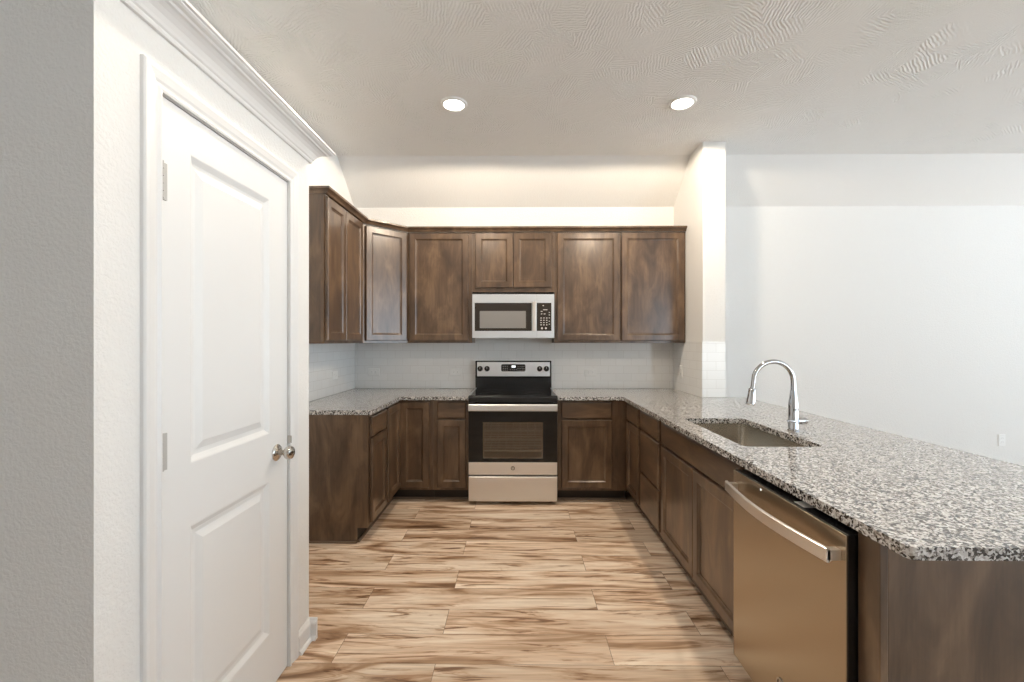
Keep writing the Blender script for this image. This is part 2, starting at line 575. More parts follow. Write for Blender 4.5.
# pantry crown moulding
cz0, cz1, cp = 2.226, 2.306, 0.090
prof = [(0, cz0), (0.010, cz0), (0.013, cz0 + 0.006), (0.013, cz0 + 0.012), (0.018, cz0 + 0.016), (0.022, cz0 + 0.024), (0.030, cz0 + 0.036),
        (0.042, cz0 + 0.046), (0.054, cz0 + 0.053), (0.062, cz0 + 0.055), (0.066, cz0 + 0.060), (0.076, cz0 + 0.062), (0.082, cz0 + 0.066),
        (0.082, cz0 + 0.070), (cp, cz0 + 0.071), (cp, cz1), (0, cz1)]
struct(MB().sweep([(-3.2, PY0), (XP, PY0), (XP, PY1), (XL, PY1)], prof).obj('trim_1', M_TRIM), 'white crown moulding along top of the pantry wall', 'crown moulding')

# door casing
cw = 0.060
xo = XP
casing = [(-0.002, 0), (-0.002, 0.009), (0.004, 0.011), (0.012, 0.006), (0.018, 0.007), (0.026, 0.010), (0.040, 0.013), (0.046, 0.0145), (cw - 0.004, 0.0145), (cw, 0.010), (cw, 0)]
c0, c1, cz = DY0 - 0.006, DY1 + 0.006, DZ + 0.006
# path (y,z) with the casing to the outside: up the far side, across, down the near side
st = MB().sweep([(c1, 0.0), (c1, cz), (c0, cz), (c0, 0.0)], casing, lambda a, b, h: (XP + h, a, b))
st.box(XP - 0.110, XP - 0.001, DY0 - 0.019, DY0 - 0.003, 0, DZ + 0.003)
st.box(XP - 0.110, XP - 0.001, DY1 + 0.003, DY1 + 0.019, 0, DZ + 0.003)
st.box(XP - 0.110, XP - 0.001, DY0 - 0.019, DY1 + 0.019, DZ + 0.003, DZ + 0.019)
struct(st.obj('trim_2', M_TRIM), 'white moulded casing framing the pantry door', 'door casing')

# pantry baseboard + shoe
bprof = [(0, 0), (0.026, 0), (0.026, 0.004), (0.024, 0.011), (0.019, 0.016), (0.0145, 0.018), (0.0145, 0.072), (0.012, 0.080), (0.007, 0.086), (0.004, 0.094), (0, 0.096)]
struct(MB().sweep([(XP, DY1 + 0.068), (XP, PY1), (XL + 0.7, PY1)], bprof).obj('baseboard_pantry', M_TRIM), 'white baseboard at foot of pantry wall beyond the door', 'baseboard')
struct(MB().sweep([(-3.2, PY0), (XP, PY0), (XP, DY0 - 0.068)], bprof).obj('baseboard_left', M_TRIM), 'white baseboard along near side of the pantry wall', 'baseboard')

# panel door (leaf faces +x)
door = MB()
xf, xb = XP - 0.004, XP - 0.039
sy0, sy1 = 1.291, 1.710
zs = [0.006, 0.228, 0.835, 1.022, 1.951, DZ]
y0, y1 = DY0, DY1
door.box(xb, xf, y0, sy0, zs[0], zs[5]); door.box(xb, xf, sy1, y1, zs[0], zs[5])
for a, b_ in ((0, 1), (2, 3), (4, 5)):
    door.box(xb, xf, sy0, sy1, zs[a], zs[b_])
for za, zb in ((zs[1], zs[2]), (zs[3], zs[4])):
    L = []
    for ins, dep in ((0, 0), (0.004, 0.001), (0.020, 0.011), (0.028, 0.012), (0.034, 0.012), (0.058, 0.004)):
        L.append([(xf - dep, sy0 + ins, za + ins), (xf - dep, sy1 - ins, za + ins), (xf - dep, sy1 - ins, zb - ins), (xf - dep, sy0 + ins, zb - ins)])
    door.rings(L, cap0=False)
d = door.obj('door_1', M_DOOR)
struct(d, 'white two-panel pantry door with round satin knob', 'door')
ky, kz = 1.757, 0.936
k = MB().lathe([(0.0, 0.0), (0.033, 0.0), (0.0335, 0.004), (0.030, 0.008), (0.018, 0.011), (0.011, 0.014), (0.0105, 0.030), (0.014, 0.036), (0.023, 0.041), (0.0275, 0.049), (0.0275, 0.056), (0.024, 0.064), (0.015, 0.069), (0.0, 0.070)],
             (xf, ky, kz), (1, 0, 0), 36).obj('door_knob', M_NICKEL, d, smooth=True)
box('latch_strike', M_NICKEL, XP - 0.003, XP + 0.0135, DY1 + 0.0005, DY1 + 0.0035, kz + 0.020, kz + 0.050, d, 0)
for hz in (1.832, 1.083, 0.27):
    h = MB()
    h.box(XP - 0.004, XP + 0.0005, DY0 - 0.0028, DY0 + 0.022, hz - 0.051, hz + 0.051)
    for q in range(5):
        h.tube([(XP + 0.004, DY0 - 0.002, hz - 0.05 + q * 0.0204), (XP + 0.004, DY0 - 0.002, hz - 0.05 + q * 0.0204 + 0.0186)], 0.0058, 12)
    h.tube([(XP + 0.004, DY0 - 0.002, hz + 0.051), (XP + 0.004, DY0 - 0.002, hz + 0.055)], [0.006, 0.003], 12)
    h.obj('hinge', M_HINGE, d)

# ------------------------------------------------------------------ tile backsplash
FU_ = YW - 0.305
tz0, tz1 = CT + 0.001, 1.385
bs = thing('tile_backsplash', 'glossy white subway tile backsplash between counters and upper cabinets', 'backsplash', (0, 0, 0))
box('back_tiles', M_TILE, XL + 0.0085, XR - 0.0085, YW - 0.008, YW - 0.0005, tz0, 1.371, bs, 0)
box('side_tiles', M_TILE, XL + 0.0005, XL + 0.008, 2.985, YW - 0.0005, tz0, 1.371, bs, 0)
box('wing_wall_side_tiles', M_TILE, XR - 0.008, XR - 0.0005, YS - 0.008, YW - 0.009, tz0, 1.371, bs, 0)
box('wing_wall_side_tiles', M_TILE, XR - 0.008, XR - 0.0005, YS - 0.008, FU_ - 0.024, 1.371, tz1, bs, 0)
box('wing_wall_end_tiles', M_TILE, XR, XS - 0.004, YS - 0.008, YS - 0.0005, tz0, tz1, bs, 0.001)

# ------------------------------------------------------------------ cabinets
def panel_door(parent, x0, x1, z0, z1, stile=0.057, t=0.022, y=-0.003, name='door'):
    """recessed panel door: front towards -y"""
    L = [rect_xz(x0, x1, z0, z1, i, yy) for i, yy in
         ((0, y), (0, y - t + 0.006), (0.002, y - t + 0.002), (0.005, y - t), (stile - 0.005, y - t), (stile - 0.002, y - t + 0.0015), (stile + 0.004, y - t + 0.0075), (stile + 0.009, y - t + 0.0085), (stile + 0.0105, y - t + 0.0125))]
    return MB().rings(L).obj(name, M_CAB, parent)

def slab_front(parent, x0, x1, z0, z1, t=0.022, y=-0.003, name='drawer'):
    L = [rect_xz(x0, x1, z0, z1, i, yy) for i, yy in ((0, y), (0, y - t + 0.007), (0.003, y - t + 0.0035), (0.007, y - t + 0.001), (0.012, y - t))]
    return MB().rings(L).obj(name, M_CABH, parent)

def frame_front(parent, w, z0, z1, openings, x0=0.0, t=0.019):
    """face frame board with real openings behind the doors; front at y=0"""
    m = MB()
    xs = sorted({x0, w} | {o[0] for o in openings} | {o[1] for o in openings})
    zz = sorted({z0, z1} | {o[2] for o in openings} | {o[3] for o in openings})
    for a, b in zip(xs, xs[1:]):
        for c, e in zip(zz, zz[1:]):
            mx, mz = (a + b) / 2, (c + e) / 2
            if not any(o[0] < mx < o[1] and o[2] < mz < o[3] for o in openings):
                m.box(a, b, 0, t, c, e)
    return m.obj('face_frame', M_CAB, parent)

def carcass(parent, w, z0, z1, d, x0=0.0, toe=None, left_notch=False, mat=None):
    m = MB()
    pt = 0.016
    m.box(x0, x0 + pt, 0.0195, d, z0, z1); m.box(w - pt, w, 0.0195, d, z0, z1)
    m.box(x0 + pt, w - pt, 0.0195, d, z0, z0 + pt)
    m.box(x0 + pt, w - pt, d - 0.008, d, z0 + pt, z1)
    return m.obj('carcass', mat or M_CAB, parent)

ZT = 0.104
def base_cabinet(label, loc, rz, w, fronts, x0=0.0, d=0.605, group='dark stained base cabinets', fx0=None):
    r = thing('base_cabinet', label, 'cabinet', loc, rz, group)
    fx0 = x0 if fx0 is None else fx0
    carcass(r, w, ZT, CB - 0.001, d, x0)
    ops = [(a + 0.014, b - 0.014, c + 0.014, e - 0.014) for k, a, b, c, e in fronts]
    frame_front(r, w, ZT, CB - 0.001, ops, fx0)
    for k, a, b, c, e in fronts:
        if k == 'door': panel_door(r, a, b, c, e)
        elif k == 'drawer':
            f = slab_front(r, a, b, c, e)
            MB().box(a + 0.03, b - 0.03, 0.02, d - 0.05, c + 0.02, e - 0.02).obj('drawer_box', M_CAB, f)
        else: slab_front(r, a, b, c, e, name='false_front')
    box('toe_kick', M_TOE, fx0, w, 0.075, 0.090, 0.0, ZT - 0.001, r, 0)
    sh = MB().prism([(0.0745, 0.0005), (0.060, 0.0005), (0.061, 0.008), (0.066, 0.014), (0.0745, 0.0165)], lambda a, b, dd: (dd, a, b), fx0, w)
    sh.obj('shoe_strip', M_SHOE, r)
    return r

FB = YW - 0.61        # back run face frame
FL = XL + 0.61        # left run face frame (faces +x)
FR = XR - 0.61        # right run face frame (faces -x)
DR = (0.726, 0.865)
DO = (0.130, 0.713)
H = PI / 2

# left run: drawer base, rotated so that local x runs away from the camera
lb = base_cabinet('drawer-over-door base cabinet at near end of the left counter', (FL, 2.985, 0), H, 0.374,
                  [('drawer', 0.018, 0.352, *DR), ('door', 0.018, 0.352, *DO)])
ep = MB().prism([(0.0005, ZT), (0.0745, ZT), (0.0745, 0), (0.604, 0), (0.604, CB - 0.001), (0.0005, CB - 0.001)], lambda a, b, dd: (dd, a, b), -0.0125, -0.0005)
ep.obj('end_panel', M_CAB, lb)
MB().prism([(0.075, 0.0005), (0.604, 0.0005), (0.604, 0.017), (0.075, 0.017)], lambda a, b, dd: (dd, a, b), -0.022, -0.013).obj('end_shoe_strip', M_SHOE, lb, 0.003)

# corner lazy-susan base: L shaped
r = thing('corner_base_cabinet', 'L-shaped corner base cabinet with two hinged tall doors', 'cabinet', (FL, FB, 0), 0, 'dark stained base cabinets')
m = MB()
yA = 3.361 - FB                        # near side, local
xE = 0.300                             # right side
m.box(-0.605, -0.0195, yA, yA + 0.016, ZT, CB - 0.001)
m.box(xE - 0.016, xE, 0.0195, 0.605, ZT, CB - 0.001)
m.box(-0.605, -0.0195, yA + 0.016, 0.605, ZT, ZT + 0.016)
m.box(-0.0195, xE - 0.016, 0.0195, 0.605, ZT, ZT + 0.016)
m.box(-0.605, -0.597, yA + 0.016, 0.605, ZT + 0.016, CB - 0.001)
m.box(-0.597, xE - 0.016, 0.597, 0.605, ZT + 0.016, CB - 0.001)
m.obj('carcass', M_CAB, r)
m = MB()
m.box(-0.019, 0, yA, yA + 0.026, ZT, CB - 0.001); m.box(-0.019, 0, yA + 0.026, 0.019, CB - 0.030, CB - 0.001); m.box(-0.019, 0, yA + 0.026, 0.019, ZT, ZT + 0.036)
m.box(xE - 0.045, xE, 0, 0.019, ZT, CB - 0.001); m.box(0, xE - 0.045, 0, 0.019, CB - 0.030, CB - 0.001); m.box(0, xE - 0.045, 0, 0.019, ZT, ZT + 0.036)
m.obj('face_frame', M_CAB, r)
panel_door(r, 0.021, 0.270, 0.130, 0.865)
dd = panel_door(r, yA + 0.014, -0.022, 0.130, 0.865)
dd.rotation_euler = (0, 0, H)
m = MB()
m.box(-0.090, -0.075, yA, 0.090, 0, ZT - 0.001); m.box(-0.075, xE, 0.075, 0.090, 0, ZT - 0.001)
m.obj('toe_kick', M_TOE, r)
m = MB().sweep([(-0.075, yA), (-0.075, 0.075), (xE, 0.075)], [(0, 0.0005), (0.0145, 0.0005), (0.0135, 0.008), (0.0085, 0.014), (0, 0.0165)])
m.obj('shoe_strip', M_SHOE, r)

# back run either side of the range
base_cabinet('narrow drawer-over-door base cabinet just left of the range', (-0.723, FB, 0), 0, 0.305,
             [('drawer', 0.038, 0.285, *DR), ('door', 0.038, 0.285, *DO)])
base_cabinet('drawer-over-door base cabinet with wide filler right of the range', (0.351, FB, 0), 0, FR - 0.352,
             [('drawer', 0.032, 0.463, *DR), ('door', 0.032, 0.463, *DO)])

# right run (faces -x), local x runs towards the camera
def on_right(y_far): return (FR, y_far, 0)
yf = YW - 0.010
base_cabinet('blind corner base cabinet with slim door at start of the peninsula', on_right(yf), -H, yf - 3.319,
             [('drawer', yf - 3.700, yf - 3.346, *DR), ('door', yf - 3.700, yf - 3.346, *DO)], fx0=yf - FB + 0.022)
base_cabinet('three-drawer base cabinet between corner and sink cabinet', on_right(3.317), -H, 3.317 - 2.847,
             [('drawer', 3.317 - 3.289, 3.317 - 2.869, *DR), ('drawer', 3.317 - 3.289, 3.317 - 2.869, 0.410, 0.713), ('drawer', 3.317 - 3.289, 3.317 - 2.869, 0.130, 0.397)])
sk = base_cabinet('wide double-door sink base cabinet with long false front', on_right(2.845), -H, 2.845 - 1.797,
             [('front', 0.024, 1.020, *DR), ('door', 0.024, 0.5325, *DO), ('door', 0.5365, 1.020, *DO)])

# peninsula end: filler post and end panel facing the camera
r = thing('peninsula_end_panel', 'dark wood end panel closing the near end of the peninsula', 'end panel', (FR, 1.100, 0))
box('end_board', M_CAB, -0.0215, 0.600, 0.002, 0.018, 0.0, CB - 0.001, r)
box('filler_stile', M_CAB, -0.043, -0.022, 0.000, 0.0715, 0.0, CB - 0.001, r, 0.0025)

r = thing('peninsula_back_panel', 'dark wood back panel under the overhang on the living room side', 'back panel', (XR + 0.002, 1.115, 0))
box('back_board', M_CAB, 0.0, 0.016, 0.0, YS - 1.118, 0.0, CB - 0.001, r)
box('back_shoe_strip', M_SHOE, 0.0165, 0.028, 0.0, YS - 1.118, 0.0005, 0.017, r, 0.003)

# ------------------------------------------------------------------ upper cabinets
UZ0, UZ1 = 1.372, 2.404
FU = YW - 0.305
FUL = XL + 0.305
def upper_cabinet(label, loc, rz, w, z0, doors, d=0.303):
    r = thing('upper_cabinet', label, 'cabinet', loc, rz, 'dark stained upper cabinets')
    m = MB()
    pt = 0.016
    zb = z0 + 0.012
    m.box(0, pt, 0.0195, d, z0, UZ1); m.box(w - pt, w, 0.0195, d, z0, UZ1)
    m.box(pt, w - pt, 0.0195, d, zb, zb + pt); m.box(pt, w - pt, 0.0195, d, UZ1 - pt, UZ1)
    m.box(pt, w - pt, d - 0.008, d, zb + pt, UZ1 - pt)
    m.obj('carcass', M_CAB, r)
    frame_front(r, w, z0, UZ1, [(a + 0.014, b - 0.014, c + 0.014, e - 0.014) for a, b, c, e in doors])
    for a, b, c, e in doors:
        panel_door(r, a, b, c, e)
    return r

X0, X1, X2, X3 = -1.022, -0.415, 0.350, XR - 0.003
UD = (1.394, 2.390)
upper_cabinet('double-door upper cabinet on the left wall beside the pantry', (FUL, 2.972, 0), H, 0.768, UZ0,
              [(0.016, 0.338, *UD), (0.342, 0.704, *UD)])
upper_cabinet('single-door upper cabinet left of the microwave', (X0 + 0.002, FU, 0), 0, X1 - X0 - 0.003, UZ0, [(0.024, 0.570, *UD)])
upper_cabinet('short double-door upper cabinet directly above the microwave', (X1, FU, 0), 0, X2 - X1 - 0.001, 1.846,
              [(0.029, 0.379, 1.886, 2.390), (0.384, 0.736, 1.886, 2.390)])
upper_cabinet('wide double-door upper cabinet right of the microwave', (X2, FU, 0), 0, X3 - X2, UZ0,
              [(0.026, 0.602, *UD), (0.620, 1.196, *UD)])
# diagonal corner wall cabinet
r = thing('corner_upper_cabinet', 'single-door diagonal upper cabinet in the left corner', 'cabinet', (XL, YW, 0), 0, 'dark stained upper cabinets')
P = [(0.001, -0.001), (0.001, -0.6105), (0.304, -0.6105), (0.611, -0.304), (0.611, -0.001)]
m = MB()
m.prism(P, lambda a, b, d_: (a, b, d_), UZ0, UZ1)
m.obj('carcass', M_CAB, r)
dl = math.hypot(0.307, 0.3065)
dr = panel_door(r, 0.018, dl - 0.018, *UD)
dr.location = (0.304, -0.6105, 0)
dr.rotation_euler = (0, 0, math.atan2(0.3065, 0.307))
# crown on the cabinets
kp = [(-0.019, 2.4045), (0.004, 2.4045), (0.007, 2.410), (0.010, 2.416), (0.020, 2.426), (0.028, 2.430), (0.031, 2.434), (0.031, 2.447), (-0.019, 2.447)]
e = 0.0205
cpth = [(XL + 0.001, 2.972), (FUL + e, 2.972), (FUL + e, 3.7415 - 0.0085 + 0.0), (X0 + 0.008, FU - e), (X3, FU - e)]
tag(MB().sweep(cpth, kp).obj('cabinet_crown', M_CAB), 'dark wood crown strip running along tops of the upper cabinets', 'crown moulding')

# ------------------------------------------------------------------ countertops
def arc(cx, cy, r_, a0, a1, n=8):
    return [(cx + r_ * math.cos(math.radians(a0 + (a1 - a0) * i / n)), cy + r_ * math.sin(math.radians(a0 + (a1 - a0) * i / n))) for i in range(n + 1)]
ctl = [(XL + 0.001, 2.960)] + arc(-0.997 - 0.03, 2.960 + 0.03, 0.03, -90, 0) + [(-0.997, 3.705), (-0.4165, 3.705), (-0.4165, YW - 0.001), (XL + 0.001, YW - 0.001)]
tag(MB().plate(ctl, [], CB, CT).obj('countertop', M_GRAN, bevel=0.004), 'L-shaped speckled granite countertop left of the range', 'countertop', 'granite countertops')
sx0, sx1, sy_0, sy_1, sr = 1.025, 1.390, 1.968, 2.684, 0.035
def rrect(x0, x1, y0, y1, r_, n=6):
    return arc(x1 - r_, y1 - r_, r_, 0, 90, n) + arc(x0 + r_, y1 - r_, r_, 90, 180, n) + arc(x0 + r_, y0 + r_, r_, 180, 270, n) + arc(x1 - r_, y0 + r_, r_, 270, 360, n)
XCR, XCB, YN = 0.906, 1.930, 1.011
ctr = [(0.3505, YW - 0.001), (0.3505, 3.705), (XCR, 3.705)] + arc(XCR + 0.02, YN + 0.02, 0.02, 180, 270) + arc(XCB - 0.035, YN + 0.035, 0.035, -90, 0) + \
      [(XCB, 3.702), (XS + 0.001, 3.702), (XS + 0.001, YS - 0.001), (XR - 0.001, YS - 0.001), (XR - 0.001, YW - 0.001)]
tag(MB().plate(ctr, [rrect(sx0, sx1, sy_0, sy_1, sr)], CB, CT).obj('countertop', M_GRAN, bevel=0.004), 'long speckled granite countertop with sink forming the peninsula', 'countertop', 'granite countertops')

# ------------------------------------------------------------------ sink
s = thing('kitchen_sink', 'undermount stainless steel sink basin set in the peninsula', 'sink', ((sx0 + sx1) / 2, (sy_0 + sy_1) / 2, 0.68))
hx, hy = (sx1 - sx0) / 2, (sy_1 - sy_0) / 2
def rr(gx, r_, z): return [(x, y, z) for x, y in rrect(-hx - gx, hx + gx, -hy - gx, hy + gx, r_)]
L = [rr(-0.13, 0.01, 0.003), rr(-0.020, 0.022, 0.006), rr(-0.006, 0.031, 0.018), rr(-0.001, 0.036, 0.04), rr(0.003, 0.039, 0.2025)]
L += [rr(0.022, 0.05, 0.2025), rr(0.022, 0.05, 0.2035), rr(0.004, 0.039, 0.2035), rr(0.001, 0.037, 0.2015), rr(-0.004, 0.034, 0.04), rr(-0.009, 0.03, 0.020), rr(-0.022, 0.02, 0.010), rr(-0.13, 0.01, 0.006)]
MB().rings(L).obj('basin', M_SINK, s, smooth=True)
MB().lathe([(0.0, 0.0), (0.050, 0.0), (0.050, 0.003), (0.040, 0.0045), (0.034, 0.002), (0.010, 0.002), (0.009, 0.008), (0.0, 0.008)], (0, 0, 0.0065), (0, 0, 1), 32).obj('drain', M_CHROME, s, smooth=True)

# ------------------------------------------------------------------ faucet
FX, FY = 1.470, 2.325
f = thing('kitchen_faucet', 'tall chrome pull-down gooseneck faucet beside the sink', 'faucet', (FX, FY, CT))
MB().lathe([(0.0, 0.0005), (0.029, 0.0005), (0.029, 0.004), (0.0255, 0.007), (0.0235, 0.012), (0.0235, 0.115), (0.0225, 0.150), (0.019, 0.175), (0.0155, 0.200), (0.0145, 0.215), (0.0, 0.216)], (0, 0, 0), (0, 0, 1), 32).obj('body', M_CHROME, f, smooth=True)
R_ = 0.1045
pth = [(0, 0, 0.212), (0, 0, 0.235), (0, 0, 0.262)]
for a in range(8, 181, 8):
    pth.append((-R_ + R_ * math.cos(math.radians(a)), 0, 0.262 + R_ * math.sin(math.radians(a))))
pth += [(-0.2115, 0, 0.238), (-0.2155, 0, 0.222)]
MB().tube(pth, 0.0125, 20).obj('spout', M_CHROME, f, smooth=True)
hd = Vector((-0.216, 0, 0.2235)); dn = Vector((-0.115, 0, -1)).normalized()
MB().lathe([(0.0, 0.0), (0.0155, 0.0), (0.0180, 0.005), (0.0195, 0.030), (0.0245, 0.074), (0.0245, 0.084), (0.021, 0.087), (0.0, 0.087)], hd, dn, 28).obj('spray_head', M_CHROME, f, smooth=True)
hv = MB()
hv.lathe([(0.0, 0.0), (0.0185, 0.0), (0.0195, 0.020), (0.0195, 0.038), (0.0165, 0.050), (0.006, 0.056), (0.0, 0.0565)], (0.018, 0, 0.052), (1, 0, 0), 28)
hv.tube([(-0.006, -0.020, 0.052), (-0.010, -0.034, 0.054), (-0.036, -0.046, 0.058), (-0.062, -0.048, 0.060)], [0.006, 0.006, 0.0055, 0.005], 12)
hv.obj('handle', M_CHROME, f, smooth=True)

# ------------------------------------------------------------------ range
RX, RY = -0.033, 3.667
g = thing('range_oven', 'stainless and black electric range with glass oven door', 'range', (RX, RY, 0))
hw = 0.3745
DB = YW - 0.009 - RY   # depth to the wall (tile)
bd = MB()
bd.box(-hw, -0.30, 0.047, DB, 0.03, 0.868); bd.box(0.30, hw, 0.047, DB, 0.03, 0.868)
bd.box(-0.30, 0.30, 0.047, DB, 0.03, 0.352); bd.box(-0.30, 0.30, 0.047, DB, 0.752, 0.868); bd.box(-0.30, 0.30, 0.49, DB, 0.352, 0.752)
body = bd.obj('body', M_BLACK, g)
for sx in (-0.33, 0.33):
    for yy in (0.10, 0.60):
        MB().lathe([(0, 0), (0.018, 0), (0.018, 0.012), (0.010, 0.014), (0.010, 0.0295), (0, 0.0295)], (sx, yy, 0.0003), seg=16).obj('foot', M_DKPLAS, g)
cv = MB()
cv.box(-0.299, -0.290, 0.048, 0.489, 0.353, 0.751); cv.box(0.290, 0.299, 0.048, 0.489, 0.353, 0.751)
cv.box(-0.290, 0.290, 0.480, 0.489, 0.353, 0.751); cv.box(-0.290, 0.290, 0.048, 0.480, 0.353, 0.362); cv.box(-0.290, 0.290, 0.048, 0.480, 0.742, 0.751)
cv.obj('oven_cavity', M_CAVITY, g)
for rz_ in (0.445, 0.545, 0.620):
    rk = MB()
    for yy in (0.07, 0.17, 0.27, 0.37, 0.46):
        rk.tube([(-0.287, yy, rz_), (0.287, yy, rz_)], 0.006 if yy < 0.1 else 0.004, 8)
    for i in range(9):
        xx = -0.264 + i * 0.066
        rk.tube([(xx, 0.065, rz_ + 0.005), (xx, 0.465, rz_ + 0.005)], 0.002, 6)
    rk.obj('oven_rack', M_RACK, g)
ct = MB().box(-hw + 0.012, hw - 0.012, 0.030, DB - 0.075, 0.900, 0.926).obj('glass_cooktop', M_BGLASS, g, 0.002)
for bx, by, br_ in ((-0.19, 0.17, 0.105), (0.19, 0.17, 0.085), (-0.19, 0.43, 0.075), (0.19, 0.43, 0.100)):
    ring = MB()
    rings_ = []
    for r2, z2 in ((br_, 0.9263), (br_ - 0.004, 0.9263), (br_ - 0.004, 0.9266), (br_, 0.9266)):
        rings_.append([(bx + r2 * math.cos(2 * PI * q / 40), by + r2 * math.sin(2 * PI * q / 40), z2) for q in range(40)])
    ring.rings(rings_, closed=True)
    ring.obj('burner_ring', M_RING, ct)
for sgn in (-1, 1):
    xa, xb_ = sorted((sgn * hw, sgn * (hw - 0.011)))
    box('cooktop_side_trim', M_STEEL, xa, xb_, 0.030, DB - 0.075, 0.869, 0.930, g, 0.002)
MB().prism([(0.030, 0.869), (0.004, 0.869), (0.000, 0.874), (0.000, 0.910), (0.006, 0.921), (0.020, 0.927), (0.0295, 0.927)], lambda a, b, d_: (d_, a, b), -hw, hw).obj('front_lip', M_BLACK, g)
bk = MB().prism([(DB, 0.869), (DB - 0.072, 0.869), (DB - 0.072, 1.030), (DB - 0.080, 1.036), (DB - 0.080, 1.186), (DB - 0.070, 1.194), (DB, 1.194)], lambda a, b, d_: (d_, a, b), -0.3735, 0.3735).obj('backguard', M_BLACK, g, 0.002)
cpn = box('control_panel', M_STEEL, -0.357, 0.357, DB - 0.084, DB - 0.0805, 1.044, 1.183, g, 0.001)
yk = DB - 0.0845
for kx in (-0.327, -0.259, 0.257, 0.323):
    kb = MB().lathe([(0, 0), (0.0265, 0), (0.0265, 0.004), (0.0235, 0.007), (0.0225, 0.024), (0.020, 0.027), (0, 0.027)], (kx, yk, 1.118), (0, -1, 0), 28).obj('control_knob', M_BLACK, g, smooth=True)
    MB().box(kx - 0.0025, kx + 0.0025, yk - 0.0285, yk - 0.0272, 1.118, 1.138).obj('pointer_mark', M_KEYS, kb)
oc = MB()
oc.rings([[(x, yk + yy, z) for x, z in rrect(-0.120 + i, 0.118 - i, 1.092 + i, 1.162 - i, 0.014)] for i, yy in ((0, 0), (0, -0.003), (0.002, -0.005))])
dp = oc.obj('display_panel', M_BGLASS, g)
box('clock_display', M_LCD, -0.018, 0.022, yk - 0.0062, yk - 0.0052, 1.130, 1.150, dp, 0)
def key(name, x0, x1, y0, y1, z0, z1, parent):
    return box(name, M_KEYS, x0, x1, y0, y1, z0, z1, parent, 0)
for ix in (-0.10, -0.08, -0.06, 0.045, 0.065, 0.085, 0.103):
    for iz in (1.104, 1.122, 1.142):
        key('touch_key', ix - 0.004, ix + 0.004, yk - 0.0060, yk - 0.0051, iz - 0.0022, iz + 0.0022, dp)
for ix in (-0.03, -0.01, 0.01, 0.03):
    key('touch_key', ix - 0.005, ix + 0.005, yk - 0.0060, yk - 0.0051, 1.106, 1.110, dp)
# door: black glass frame with window, steel lower band
z0d, z1d = 0.258, 0.866
od = MB()
wx, wz0, wz1 = 0.253, 0.396, 0.703
od.box(-hw, -wx, 0.0, 0.046, 0.366, z1d); od.box(wx, hw, 0.0, 0.046, 0.366, z1d)
od.box(-wx, wx, 0.0, 0.046, 0.366, wz0); od.box(-wx, wx, 0.0, 0.046, wz1, z1d)
odr = od.obj('oven_door', M_BGLASS, g)
box('window_pane', M_PANE, -wx + 0.0005, wx - 0.0005, 0.004, 0.008, wz0 + 0.0005, wz1 - 0.0005, odr, 0)
wf = MB()
for a, b_, c_, e_ in ((-wx, wx, wz0, wz0 + 0.008), (-wx, wx, wz1 - 0.008, wz1), (-wx, -wx + 0.008, wz0 + 0.008, wz1 - 0.008), (wx - 0.008, wx, wz0 + 0.008, wz1 - 0.008)):
    wf.box(a, b_, 0.010, 0.040, c_, e_)
wf.obj('window_frame', M_CAVITY, odr)
bn = box('door_lower_band', M_STEEL, -hw, hw, -0.001, 0.046, z0d, 0.3655, odr, 0.002)
lg = MB()
rr_ = []
for r2, y2 in ((0.0165, -0.0012), (0.0165, -0.0030), (0.0120, -0.0030), (0.0120, -0.0012)):
    rr_.append([(r2 * math.cos(2 * PI * q / 32), y2, 0.316 + r2 * math.sin(2 * PI * q / 32)) for q in range(32)])
lg.rings(rr_, closed=True)
for sg in (-1, 1):
    lg.tube([(sg * 0.001 + sg * 0.0075 * math.cos(t_) * 0.6, -0.0022, 0.316 + 0.0075 * math.sin(t_)) for t_ in [i * 0.5 for i in range(9)]], 0.0011, 6)
lg.obj('round_emblem', M_BLACK, odr)
hn = MB()
hn.rings([[(x, yy, z) for yy, z in [(-0.070, 0.812), (-0.070, 0.858), (-0.064, 0.864), (-0.052, 0.864), (-0.046, 0.858), (-0.046, 0.812), (-0.052, 0.806), (-0.064, 0.806)]] for x in (-hw + 0.004, hw - 0.004)])
for sx in (-0.345, 0.345):
    hn.box(sx - 0.016, sx + 0.016, -0.048, -0.0005, 0.818, 0.852)
hn.obj('oven_handle', M_STEEL, odr, 0.002)
dw = MB().prism([(0.046, 0.034), (0.002, 0.034), (0.0, 0.037), (0.0, 0.240), (0.002, 0.243), (0.020, 0.243), (0.046, 0.243)], lambda a, b, d_: (d_, a, b), -hw, hw).obj('storage_drawer', M_STEEL, g, 0.002)

# ------------------------------------------------------------------ microwave
MX, MY = X1 + (X2 - X1) / 2 - 0.028 - 0.0, 3.985
mw = thing('microwave_oven', 'stainless over-the-range microwave hung below the short cabinet', 'microwave', (-0.033, MY, 1.418))
W2, MH = 0.376, 0.402
box('case', M_BLACK, -W2 + 0.002, W2 - 0.002, 0.022, YW - MY - 0.009, 0.012, MH - 0.001, mw, 0.002)
x_ = lambda u: -W2 + u
z_ = lambda v: MH - v
md = MB()
md.box(x_(0), x_(0.592), 0, 0.021, z_(0.080), z_(0)); md.box(x_(0), x_(0.592), 0, 0.021, z_(0.402), z_(0.338))
md.box(x_(0), x_(0.022), 0, 0.021, z_(0.338), z_(0.080)); md.box(x_(0.546), x_(0.592), 0, 0.021, z_(0.338), z_(0.080))
mdo = md.obj('microwave_door', M_STEEL, mw)
mg = MB()
a0, a1, b0, b1 = x_(0.0225), x_(0.5455), z_(0.3375), z_(0.0805)
c0_, c1_, d0_, d1_ = x_(0.0686), x_(0.493), z_(0.3115), z_(0.1535)
